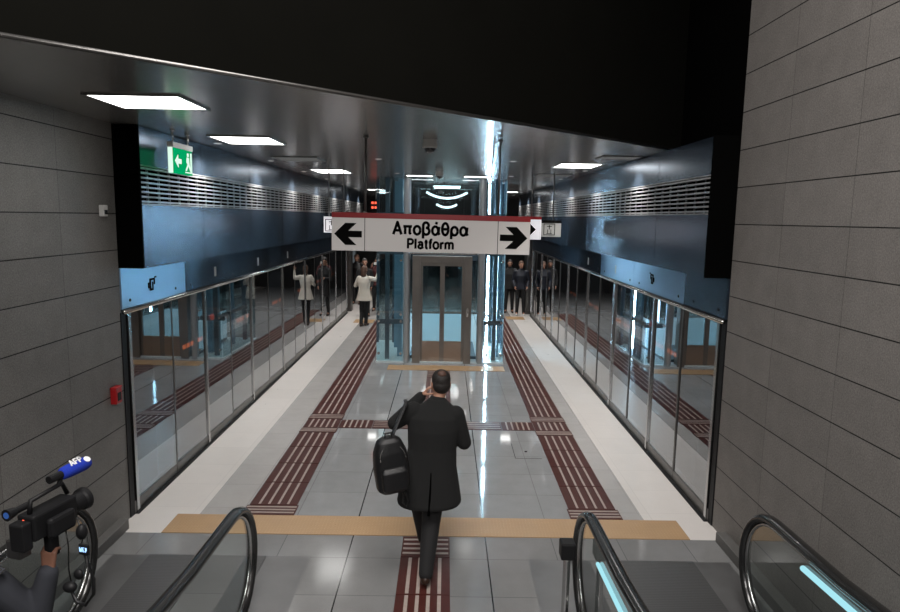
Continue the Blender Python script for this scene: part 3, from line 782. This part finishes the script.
def display(x, y, label):
    root = empty('info_display', (x, y, 3.25)); tag(root, label, 'display')
    obj('case', B(-.14, .14, -.05, .05, 0, .3), M['black_plastic'], root, bevel=.006)
    bm = bmesh.new()
    for r in range(2):
        for k in range(3): box(bm, -.11 + k * .08, -.055 + k * .08, -.054, -.05, .06 + r * .12, .12 + r * .12)
    obj('digits', bm, M['red_led'], root)
    bm = bmesh.new(); tube(bm, [(0, 0, .3), (0, 0, ZC - 3.252)], .015, 8); obj('hanging_rod', bm, M['steel_d'], root)
display(-1.85, 17.2, 'small hanging display with red digits on the left, beyond the lift')
display(1.48, 17.4, 'small hanging display with red digits on the right, beyond the lift')

# ------------------------------------------------------------------ escalators
def esc_path(r=.43, zt=.95, yc=4.43, drop=True):
    pts = []
    if drop: pts.append((yc - .25, zt - 2 * r - .0))
    for k in range(15):
        a = -PI / 2 + PI * k / 14; pts.append((yc + r * math.cos(a), zt - r + r * math.sin(a)))
    y = 2.9
    pts += [(yc - .8, zt + .02), (3.25, zt + .055), (2.9, zt + .1)]
    t = math.tan(math.radians(30)); c = zt + .1
    for k in range(1, 5): a = .1 + (t - .1) * k / 4; y -= .15; c += .15 * a; pts.append((y, c))
    pts.append((y - 3.2, c + 3.2 * t))
    return pts
def escalator(xl, xr, label, strip):
    root = empty('escalator', ((xl + xr) / 2, 4.5, 0)); tag(root, label, 'escalator'); cx = (xl + xr) / 2
    def P(n, bm, m, par=root, **k): bmesh.ops.translate(bm, verts=bm.verts, vec=(-cx, -4.5, 0)); return obj(n, bm, m, par, **k)
    path = esc_path()
    inner = esc_path(.385, .905)
    for x in (xl, xr):
        bm = bmesh.new(); tube(bm, [(x, p[0], p[1]) for p in path], 1, 14, flat=(.046, .03, (1, 0, 0))); P('handrail', bm, M['rubber'], smooth=True)
        bm = bmesh.new(); tube(bm, [(x, p[0], p[1]) for p in inner], 1, 8, flat=(.018, .016, (1, 0, 0))); P('handrail_guide', bm, M['steel'], smooth=True)
        poly = [(p[0], p[1]) for p in esc_path(.38, .90)]
        poly = [q for q in poly]
        base = [(poly[-1][0], poly[-1][1] - .78), (2.9, .13), (poly[0][0], .12)]
        bm = bmesh.new(); prism(bm, poly + base, 0, x - .006, x + .006); P('balustrade_glass', bm, M['bal_glass'])
        bm = bmesh.new(); prism(bm, [(4.5, 0), (4.45, .10), (2.9, .16), (-.9, .16 + 3.8 * .577), (-.9, 0)], 0, x - .09, x + .09); P('skirt', bm, M['steel_d'])
        if strip:
            zz = (.84, .90) if x == xr else (.78, .84)
            rr = .02 if x == xr else .014; y1_ = 4.02 if x == xr else 4.15
            bm = bmesh.new(); tube(bm, [(x - .02, y1_, zz[0]), (x - .02, 3.4, zz[0] + .035), (x - .02, 2.9, zz[0] + .07)], rr, 10); sph(bm, (x - .02, y1_, zz[0]), rr)
            P('light_strip', bm, M['cyan'], smooth=True)
    P('floor_plate', B(xl + .1, xr - .1, 2.5, 5.6, .001, .008), M['plate'])
    st = bmesh.new()
    for k in range(9): box(st, xl + .1, xr - .1, 2.5 - .4 * (k + 1), 2.5 - .4 * k, -.1 + .2 * k, .02 + .21 * k)
    P('steps', st, M['plate'])
escalator(-2.76, -1.5, 'left escalator with black handrails and glass sides beside the left wall', False)
escalator(1.09, 2.42, 'right escalator with black handrails, glass sides and glowing cyan strips', True)

def post():
    root = empty('sensor_post', (.955, 4.62, 0)); tag(root, 'steel sensor post with black box head beside the right escalator', 'post')
    bm = bmesh.new(); tube(bm, [(0, 0, 0), (0, 0, .57)], .028, 16); tube(bm, [(0, 0, 0), (0, 0, .012)], .06, 16); obj('pole', bm, M['steel'], root, smooth=False)
    obj('head', B(-.055, .055, -.06, .06, .57, .70), M['black_plastic'], root, bevel=.012)
    obj('collar', disc_bm((0, 0, .565), .036, .02), M['steel_b'], root)
post()

# ------------------------------------------------------------------ people
def hand(bm, wrist, d, palm_n, side, curl=.4, s=1.):
    """palm + four unequal fingers + thumb. d: hand direction, palm_n: palm normal, side: thumb side"""
    w = Vector(wrist); d = Vector(d).normalized(); side = Vector(side); side = (side - d * side.dot(d)).normalized()
    n = Vector(palm_n); n = (n - d * n.dot(d) - side * n.dot(side)).normalized()
    for k in range(4):
        o = side * (.030 - .020 * k) * s
        cap(bm, w + o * .6 + d * .01 * s, .014 * s, w + o + d * .085 * s, .0125 * s, 10)
    for k, (L, a0) in enumerate(((.070, 0), (.080, .02), (.073, .05), (.056, .1))):
        p = w + side * (.031 - .0205 * k) * s + d * (.088 - .004 * abs(k - 1)) * s; a = curl * .6 + a0
        for j, (f, r) in enumerate(((.45, .0095), (.31, .0085), (.24, .0075))):
            dd = (d * math.cos(a) + n * math.sin(a)); q = p + dd * L * f * s
            cap(bm, p, r * s, q, r * s * .9, 8); p = q; a += curl * (1.0 if j == 0 else .8)
    p = w + side * .030 * s + d * .025 * s + n * .006 * s; a = .7
    for f, r in ((.045, .0125), (.032, .0105), (.024, .009)):
        dd = (d * math.cos(a) + side * math.sin(a) * .9 + n * .35 * (1 + curl)).normalized(); q = p + dd * f * s
        cap(bm, p, r * s, q, r * s * .9, 8); p = q; a -= .35
def head_parts(bm, c, R, s=1.):
    c = Vector(c)
    def T(v): return c + R @ (Vector(v) * s)
    ell(bm, T((0, -.012, .025)), (.076 * s, .096 * s, .09 * s), R)
    ell(bm, T((0, .022, -.035)), (.058 * s, .068 * s, .078 * s), R)
    ell(bm, T((0, .055, -.085)), (.028 * s, .028 * s, .022 * s), R)
    cap(bm, T((0, .088, .008)), .009 * s, T((0, .106, -.03)), .014 * s, 8)
    cap(bm, T((-.045, .07, .028)), .012 * s, T((.045, .07, .028)), .012 * s, 8)
    for q in (-1, 1): ell(bm, T((q * .078, -.006, -.01)), (.011 * s, .02 * s, .032 * s), R)
    cap(bm, T((-.02, .083, -.055)), .008 * s, T((.02, .083, -.055)), .008 * s, 8)
def face_bits(par, c, R, s=1.):
    c = Vector(c); bm = bmesh.new()
    for q in (-1, 1): sph(bm, c + R @ Vector((q * .031, .078, .006)) * s, .0115 * s, 10, 8)
    obj('eyes', bm, M['eye'], par, smooth=True)
    bm = bmesh.new(); ell(bm, c + R @ Vector((0, .090, -.056)) * s, (.024 * s, .006 * s, .007 * s), R); obj('lips', bm, M['lip'], par, smooth=True)
def person(loc, rz, label, J, mats, hem, voxel=.012, name='person', hair='short', hands=(True, True), shoe='shoe', flare=1., shoulder=.19, trouser_r=1., coat_rings=None, skin='skin', lapel=False, s=1., face=True, vneck=False):
    root = empty(name, loc, rz); tag(root, label, 'person')
    V3 = lambda k: Vector(J[k]) * s
    R = Matrix.Rotation(J.get('head_yaw', 0), 3, 'Z') @ Matrix.Rotation(J.get('head_pitch', 0), 3, 'X') @ Matrix.Rotation(J.get('head_roll', 0), 3, 'Y')
    # body, one continuous skin
    bm = bmesh.new()
    pv, ch, nk, hd = V3('pelvis'), V3('chest'), V3('neck'), V3('head')
    loft(bm, [(pv.x, pv.y, pv.z - .08 * s, .13, .10), (pv.x, pv.y, pv.z + .03, .15, .105), ((pv.x + ch.x) / 2, (pv.y + ch.y) / 2, (pv.z + ch.z) / 2, .13, .09), (ch.x, ch.y, ch.z, .155, .10), (nk.x, nk.y - .01, nk.z - .07, .13, .07), (nk.x, nk.y, nk.z, .055, .055)], 18)
    cap(bm, nk - Vector((0, 0, .04)), .052 * s, hd - R @ Vector((0, .02, .05)), .05 * s)
    head_parts(bm, hd, R, s)
    for q, sd in (('l', -1), ('r', 1)):
        sh, el, wr = V3('sh_' + q), V3('el_' + q), V3('wr_' + q)
        cap(bm, sh, .050 * s, el, .038 * s); cap(bm, el, .038 * s, wr, .026 * s)
        hd_d = Vector(J.get('hd_' + q, tuple((wr - el).normalized())))
        hand(bm, wr, hd_d, J.get('pn_' + q, (-sd, 0, 0)), J.get('ts_' + q, (0, 1, 0)), J.get('cu_' + q, .5), s)
        hp, kn, an, to = V3('hip_' + q), V3('kn_' + q), V3('an_' + q), V3('to_' + q)
        cap(bm, hp, .082 * s, kn, .052 * s); cap(bm, kn, .052 * s, an, .036 * s); cap(bm, an, .036 * s, to, .03 * s)
    body = blob('body', bm, M[skin], root, voxel, 3)
    if face: face_bits(root, hd, R, s)
    # coat / jacket
    bm = bmesh.new()
    if coat_rings: loft(bm, coat_rings, 26, 2.2)
    else:
        loft(bm, [(pv.x, pv.y, hem, .185 * flare, .14 * flare), (pv.x, pv.y, (hem + pv.z) / 2 + .02, .18 * (1 + flare) / 2, .135), (pv.x, pv.y, pv.z + .12, .155, .12), (ch.x, ch.y, ch.z, .185, .135), (nk.x, nk.y - .01, nk.z - .08, .175, .10), (nk.x, nk.y, nk.z - .02, .10, .075), (nk.x, nk.y, nk.z + .015, .065, .062)], 24, 2.3)
    for q in 'lr':
        sh, el, wr = V3('sh_' + q), V3('el_' + q), V3('wr_' + q)
        sr = J.get('sleeve', 1.)
        cap(bm, sh, .072 * s * sr, el, .058 * s * sr); cap(bm, el, .058 * s * sr, el.lerp(wr, .93), .043 * s * sr)
    blob('coat', bm, M[mats[0]], root, max(voxel, .008), 4)
    # collar
    bm = bmesh.new(); a = nk + Vector((0, 0, -.03)); b = nk + (hd - nk) * .25
    tube(bm, [a, b], [.085 * s, .064 * s], 20); blob('collar', bm, M[mats[0]], root, .008, 2)
    # trousers
    bm = bmesh.new(); loft(bm, [(pv.x, pv.y, pv.z - .1, .15, .115), (pv.x, pv.y, pv.z + .08, .15, .115)], 20)
    for q in 'lr':
        hp, kn, an = V3('hip_' + q), V3('kn_' + q), V3('an_' + q)
        cap(bm, hp, .092 * s * trouser_r, kn, .068 * s * trouser_r); cap(bm, kn, .068 * s * trouser_r, an.lerp(kn, -.02), .05 * s * trouser_r)
    blob('trousers', bm, M[mats[1]], root, max(voxel, .008), 3)
    for q in 'lr':
        an, to = V3('an_' + q), V3('to_' + q); d = to - an; dh = Vector((d.x, d.y, 0)).normalized()
        bm = bmesh.new(); heel = an - dh * .035 * s - Vector((0, 0, max(0, an.z * .45 if an.z < .12 else .05)))
        cap(bm, heel, .04 * s, to, .033 * s); cap(bm, heel.lerp(to, .5), .043 * s, to + dh * .02, .03 * s); cap(bm, an, .043 * s, heel, .04 * s)
        # flat sole
        for v in bm.verts:
            lo = min(to.z, heel.z) - .034
            if v.co.z < 0: v.co.z = .002
        blob('shoe', bm, M[shoe], root, .008, 2)
    # hair
    bm = bmesh.new(); T = lambda v: hd + R @ (Vector(v) * s)
    if hair == 'short':
        ell(bm, T((0, -.022, .04)), (.083 * s, .1 * s, .088 * s), R); ell(bm, T((0, -.05, -.005)), (.078 * s, .066 * s, .08 * s), R)
    elif hair == 'long':
        ell(bm, T((0, -.025, .04)), (.09 * s, .105 * s, .09 * s), R); ell(bm, T((0, -.06, -.03)), (.092 * s, .07 * s, .11 * s), R)
        ell(bm, T((0, -.07, -.12)), (.085 * s, .05 * s, .10 * s), R)
    # keep the face clear
    o = blob('hair', bm, M[mats[2]], root, .009, 2)
    bmx = bmesh.new(); bmx.from_mesh(o.data); Ri = R.inverted(); dl = []
    for v in bmx.verts:
        q = Ri @ (v.co - hd)
        if q.y > .045 * s and q.z < .055 * s or (q.y > .02 * s and q.z < -.0 * s): dl.append(v)
    bmesh.ops.delete(bmx, geom=dl, context='VERTS'); bmx.to_mesh(o.data); bmx.free()
    return root, R

# the man walking away
J = dict(pelvis=(.02, .04, .95), chest=(.02, .08, 1.32), neck=(.055, .11, 1.535), head=(.085, .165, 1.675), head_pitch=-.12, head_yaw=.12,
         sh_l=(-.15, .08, 1.455), el_l=(-.305, .07, 1.345), wr_l=(-.075, .22, 1.555), hd_l=(.62, -.1, .75), pn_l=(.5, -.3, -.3), ts_l=(0, -1, .3), cu_l=.9,
         sh_r=(.215, .07, 1.43), el_r=(.295, .10, 1.17), wr_r=(.22, .36, 1.17), hd_r=(-.3, 1, .2), pn_r=(-1, 0, 0), ts_r=(0, 0, 1), cu_r=.9,
         hip_l=(-.075, .06, .92), kn_l=(-.085, .22, .52), an_l=(-.05, .40, .14), to_l=(-.05, .58, .06),
         hip_r=(.05, .03, .92), kn_r=(.02, -.01, .50), an_r=(-.015, -.20, .13), to_r=(.0, -.06, .045), sleeve=1.1)
rings = [(-.005, .02, .65, .265, .19), (0, .02, .68, .28, .195), (.002, .03, .80, .26, .18), (.01, .04, .98, .222, .155), (.02, .06, 1.14, .21, .15), (.03, .07, 1.30, .225, .155), (.035, .075, 1.41, .225, .135), (.045, .09, 1.48, .17, .10), (.055, .105, 1.53, .10, .08), (.055, .11, 1.56, .07, .065)]
man, RM = person((-.11, 5.34, 0), 0, 'man in long charcoal coat walking away, one hand raised to his ear', J, ('coat_dark', 'trouser', 'hair_d'), .63, voxel=.006, coat_rings=rings, trouser_r=1.22)
bm = bmesh.new(); hc = Vector(J['head']); ell(bm, hc + RM @ Vector((0, -.072, .088)), (.040, .045, .034), RM); obj('crown', bm, M['scalp'], man, smooth=True)
bm = bmesh.new(); tube(bm, [(.015, -.128, .98), (.012, -.150, .84), (.0, -.172, .62)], [.004, .007, .012], 6); obj('back_vent', bm, M['black2'], man)

def backpack():
    root = empty('backpack', (-.395, 5.06, .89), .35); root.rotation_euler = (0, math.radians(-6), math.radians(20))
    tag(root, "black backpack hanging from the walking man's left shoulder", 'bag')
    bm = bmesh.new(); loft(bm, [(0, 0, .0, .10, .07), (0, 0, .03, .135, .09), (0, 0, .2, .145, .10), (0, 0, .34, .135, .09), (0, 0, .43, .10, .07), (0, 0, .46, .06, .045)], 26, 3.2)
    blob('body', bm, M['bag'], root, .008, 4)
    bm = bmesh.new(); loft(bm, [(0, -.09, .03, .09, .03), (0, -.1, .06, .11, .04), (0, -.1, .2, .11, .04), (0, -.09, .235, .09, .025)], 20, 3.2); blob('pocket', bm, M['bag'], root, .007, 3)
    bm = bmesh.new(); pts = [(.105 * math.cos(PI * k / 12), -.097 + .045 * math.sin(PI * k / 12) * .8, .30 + .115 * math.sin(PI * k / 12)) for k in range(13)]; tube(bm, pts, .004, 6); obj('zip', bm, M['steel'], root)
    bm = bmesh.new(); tube(bm, [(-.03, 0, .45), (-.025, 0, .49), (.025, 0, .49), (.03, 0, .45)], .009, 8); obj('carry_loop', bm, M['bag'], root)
    bm = bmesh.new(); tube(bm, [(.02, .0, .42), (.05, .03, .47), (.11, .08, .54), (.18, .15, .60), (.235, .22, .645), (.25, .30, .64)], 1, 10, flat=(.024, .007, (.6, -.8, .3))); obj('shoulder_strap', bm, M['bag'], root, smooth=True)
    bm = bmesh.new(); tube(bm, [(.06, -.02, .03), (.075, -.03, -.05), (.06, -.03, -.11), (.085, -.03, -.15), (.11, -.03, -.11), (.10, -.02, -.04), (.085, 0, .04)], .010, 8); obj('loose_strap', bm, M['bag'], root, smooth=True)
backpack()

STAND = dict(pelvis=(0, 0, .95), chest=(0, .0, 1.30), neck=(0, .0, 1.50), head=(0, .03, 1.655), head_pitch=-.1,
             sh_l=(-.18, 0, 1.42), el_l=(-.25, -.03, 1.13), wr_l=(-.21, .09, .93), sh_r=(.18, 0, 1.42), el_r=(.25, -.03, 1.13), wr_r=(.21, .09, .93),
             hip_l=(-.085, 0, .9), kn_l=(-.10, .02, .5), an_l=(-.11, -.02, .085), to_l=(-.125, .13, .035), hip_r=(.085, 0, .9), kn_r=(.10, .02, .5), an_r=(.11, -.02, .085), to_r=(.125, .13, .035))
def pose(**k): d = dict(STAND); d.update(k); return d
wom, _ = person((-2.3, 18.35, 0), math.radians(-14), 'woman in a cream knee-length coat and dark trousers with one arm raised', pose(
    head=(-.0, .03, 1.60), neck=(0, 0, 1.45), chest=(0, 0, 1.26), sh_l=(-.155, 0, 1.37), el_l=(-.27, .02, 1.15), wr_l=(-.12, .22, 1.25), cu_l=.8,
    sh_r=(.155, 0, 1.37), el_r=(.33, .12, 1.33), wr_r=(.34, .22, 1.56), hd_r=(0, .1, 1), pn_r=(-.3, 1, 0), ts_r=(-1, 0, 0), cu_r=.7, head_roll=0.,
    hip_l=(-.07, 0, .88), hip_r=(.07, 0, .88), an_r=(.04, .02, .085), to_r=(.05, .17, .035), kn_r=(.06, .04, .48), kn_l=(-.07, .02, .48), an_l=(-.06, -.1, .085), to_l=(-.07, .05, .035)),
    ('coat_white', 'trouser', 'hair_b'), .74, hair='long', flare=1.28)
phone = obj('mobile_phone', B(-.04, .04, -.006, .006, 0, .15), M['black_plastic'], bevel=.006); phone.location = (-1.93, 18.55, 1.60)
tag(phone, 'dark mobile phone raised by the woman in the cream coat', 'phone')
person((-2.52, 20.2, 0), math.radians(190), 'man in a black coat facing the viewer behind the woman in cream', pose(head=(0, .03, 1.70), neck=(0, 0, 1.54), wr_r=(.10, .25, 1.2), el_r=(.24, .05, 1.15), cu_r=.8), ('trouser', 'trouser', 'hair_d'), .62, flare=1.15)
person((-3.15, 23.0, 0), math.radians(170), 'brown-haired person in dark clothes standing past the left screen', pose(), ('bag', 'trouser', 'hair_b'), .8, hair='long')
person((-2.25, 21.4, 0), math.radians(175), 'person in a dark red top lifting a phone behind the black-coated man', pose(wr_l=(-.12, .28, 1.5), el_l=(-.24, .1, 1.22), hd_l=(0, .2, 1), wr_r=(.12, .28, 1.48), el_r=(.24, .1, 1.22), hd_r=(0, .2, 1)), ('maroon', 'trouser', 'hair_d'), .85)
p2 = obj('mobile_phone', B(-.08, .08, -.006, .006, 0, .08), M['white_plastic'], bevel=.006); p2.location = (-2.25, 21.05, 1.56); tag(p2, 'pale mobile phone held up by the person in the dark red top', 'phone')
person((2.44, 20.9, 0), math.radians(176), 'man in navy jacket and black trousers standing at the right beyond the lift', pose(head_yaw=.25, wr_l=(-.2, .12, .95), wr_r=(.2, .12, .95)), ('navy', 'trouser', 'hair_b'), .86, shoe='sole_w')
person((2.13, 21.5, 0), math.radians(176), 'man in black half hidden by the lift beside the man in navy', pose(), ('trouser', 'trouser', 'hair_d'), .8)

# the camera operator at the lower left
J = pose(pelvis=(0, -.05, .95), chest=(.0, .0, 1.28), neck=(-.03, .03, 1.50), head=(-.06, .09, 1.65), head_pitch=.1,
         sh_l=(-.2, .02, 1.40), el_l=(-.28, .2, 1.18), wr_l=(-.24, .36, 1.02), cu_l=.6, hd_l=(.2, .9, -.1),
         sh_r=(.17, .0, 1.39), el_r=(.34, .10, 1.13), wr_r=(.395, .13, 1.36), hd_r=(.0, .1, 1), pn_r=(.1, 1, 0), ts_r=(-1, .1, 0), cu_r=1.0, sleeve=1.12)
op, _ = person((-2.30, 2.84, .012), 0, 'camera operator in slate grey jacket, only raised arm and shoulder in view', J, ('grey_cloth', 'trouser', 'hair_d'), .85, voxel=.006, skin='skin_b')
bm = bmesh.new()   # shield badge on the sleeve
prism(bm, [(-.035, .04), (.035, .04), (.035, -.01), (0, -.045), (-.035, -.01)], 2, 0, .003, 0)
prism(bm, [(-.026, .032), (.026, .032), (.026, -.008), (0, -.034), (-.026, -.008)], 2, .003, .004, 1)
prism(bm, [(-.016, .02), (.016, .02), (0, -.02)], 2, .004, .005, 0)
badge = obj('sleeve_badge', bm, [M['steel'], M['grey_cloth']], op)
badge.location = (.255, -.02, 1.435); badge.scale = (.75, .75, .75); badge.rotation_euler = (math.radians(10), math.radians(10), math.radians(-12))

def video_camera():
    # origin at the hand grip; camera body tilted up along the mic axis
    root = empty('video_camera', (-1.905, 3.0, 1.45)); root.rotation_euler = (math.radians(1), 0, math.radians(-15)); root.scale = (.9, .9, .9)
    tag(root, 'black shoulder video camera held up by the operator at lower left', 'video camera')
    P = lambda n, bm, m, par=root, **k: obj(n, bm, m, par, **k)
    P('body', B(-.055, .055, -.14, .14, .13, .27), M['black_plastic'], bevel=.012)
    bm = bmesh.new(); tube(bm, [(0, .14, .20), (0, .18, .20), (0, .21, .20), (0, .22, .20), (0, .245, .20)], [.045, .05, .052, .062, .065], 22); P('lens_barrel', bm, M['black_plastic'], smooth=False)
    bm = bmesh.new(); tube(bm, [(0, .24, .20), (0, .248, .20)], .055, 22); P('front_lens', bm, M['lens'])
    bm = bmesh.new(); tube(bm, [(0, -.11, .27), (0, -.10, .335), (0, .10, .35), (0, .13, .28)], 1, 10, flat=(.014, .012, (1, 0, 0))); P('top_handle', bm, M['black_plastic'], smooth=True)
    P('battery', B(-.045, .045, -.20, -.14, .10, .25), M['black_plastic'], bevel=.01)
    P('side_grip', B(.055, .10, -.08, .09, .12, .23), M['black_plastic'], bevel=.02)
    bm = bmesh.new(); tube(bm, [(-.06, -.14, .29), (-.06, -.19, .29)], [.022, .032], 14); tube(bm, [(-.06, -.05, .29), (-.06, -.14, .29)], .018, 12); P('viewfinder', bm, M['black_plastic'])
    P('indicator', B(-.015, -.005, -.142, -.14, .24, .25), M['red_led'])
    P('eyepiece_glow', disc_bm((-.06, -.191, .29), .017, .003, 1), M['eye_glow'])
    P('grip_post', B(-.018, .03, -.03, .03, -.02, .13), M['black_plastic'], bevel=.008)
    P('receiver_pack', B(-.12, -.03, -.16, -.09, .03, .13), M['steel_d'], bevel=.006)
    bm = bmesh.new(); tube(bm, [(.0, .08, .35), (.0, .10, .385)], .012, 8); tube(bm, [(0, .02, .40), (0, .14, .40)], .022, 12); P('mic_mount', bm, M['black_plastic'])
    # hanging cables and second monitor unit
    bm = bmesh.new(); tube(bm, [(.05, .05, .15), (.075, .04, .02), (.085, .02, -.1), (.11, .01, -.2)], .004, 6); tube(bm, [(.08, .1, .16), (.12, .1, .06), (.13, .06, .0)], .004, 6); P('cable', bm, M['rubber'], smooth=True)
    bm = bmesh.new(); ell(bm, (.11, .10, .08), (.03, .03, .045)); P('ear_cup', bm, M['black_plastic'], smooth=True)
    m = P('monitor', B(.15, .21, .03, .045, -.01, .05), M['black_plastic'], bevel=.004)
    bm = bmesh.new()
    for q in ((.158, .16, .01, .035), (.165, .167, .01, .028), (.158, .172, .01, .013), (.17, .172, .01, .035), (.178, .19, .01, .013), (.178, .18, .01, .035), (.178, .19, .033, .035), (.178, .187, .02, .023), (.196, .199, .01, .035), (.201, .204, .018, .035)):
        box(bm, q[0], q[1], .027, .03, q[2], q[3])
    obj('screen_digits', bm, M['blue_lcd'], m)
    bm = bmesh.new(); tube(bm, [(.18, .04, -.01), (.20, .04, -.07), (.235, .03, -.14), (.24, .02, -.22), (.20, .0, -.28), (.14, 0, -.27), (.11, 0, -.2)], .010, 8); P('strap', bm, M['bag'], smooth=True)
    bm = bmesh.new(); ell(bm, (.105, .0, -.19), (.04, .03, .03)); ell(bm, (.15, .02, -.12), (.03, .02, .03)); P('cable_clamp', bm, M['black_plastic'], smooth=True)
    # foam windscreen with lettering
    mic = empty('microphone', (0, 0, 0)); mic.parent = None
    mic.location = root.location; mic.rotation_euler = root.rotation_euler; mic.scale = root.scale
    tag(mic, 'blue foam microphone windscreen with white letters on top of the video camera', 'microphone')
    bm = bmesh.new(); L = .20; tube(bm, [(0, .10 + L * t, .40) for t in (0, .06, .2, .5, .8, .93, 1.0)], [.026, .034, .037, .038, .038, .031, .012], 24); P('windscreen', bm, M['foam_blue'], mic, smooth=True)
    lt = lettering('lettering', 'AFP', .085, .036, M['white_ink'], mic, (0, 0, 0), (0, 0, 0), w=.14, ext=.004)
    nrm = Vector((.60, 0, .80)); Mx = Matrix(((0, 1, 0), (-.80, 0, .60), tuple(nrm))).transposed().to_4x4(); Mx.translation = Vector((0, .195, .40)) + nrm * .0365
    lt.matrix_local = Mx
    bm = bmesh.new(); c0 = Vector((0, .26, .40)); tube(bm, [c0 + nrm * .034, c0 + nrm * .0395], .019, 18); P('logo_dot', bm, M['white_ink'], mic)
    bm = bmesh.new(); tube(bm, [(0, .02, .40), (0, .125, .40)], .010, 10); P('barrel', bm, M['black_plastic'], mic)
video_camera()

# ------------------------------------------------------------------ world
w = bpy.data.worlds.new('world'); S.world = w; w.use_nodes = True
w.node_tree.nodes['Background'].inputs[0].default_value = (.5, .6, .7, 1); w.node_tree.nodes['Background'].inputs[1].default_value = .01
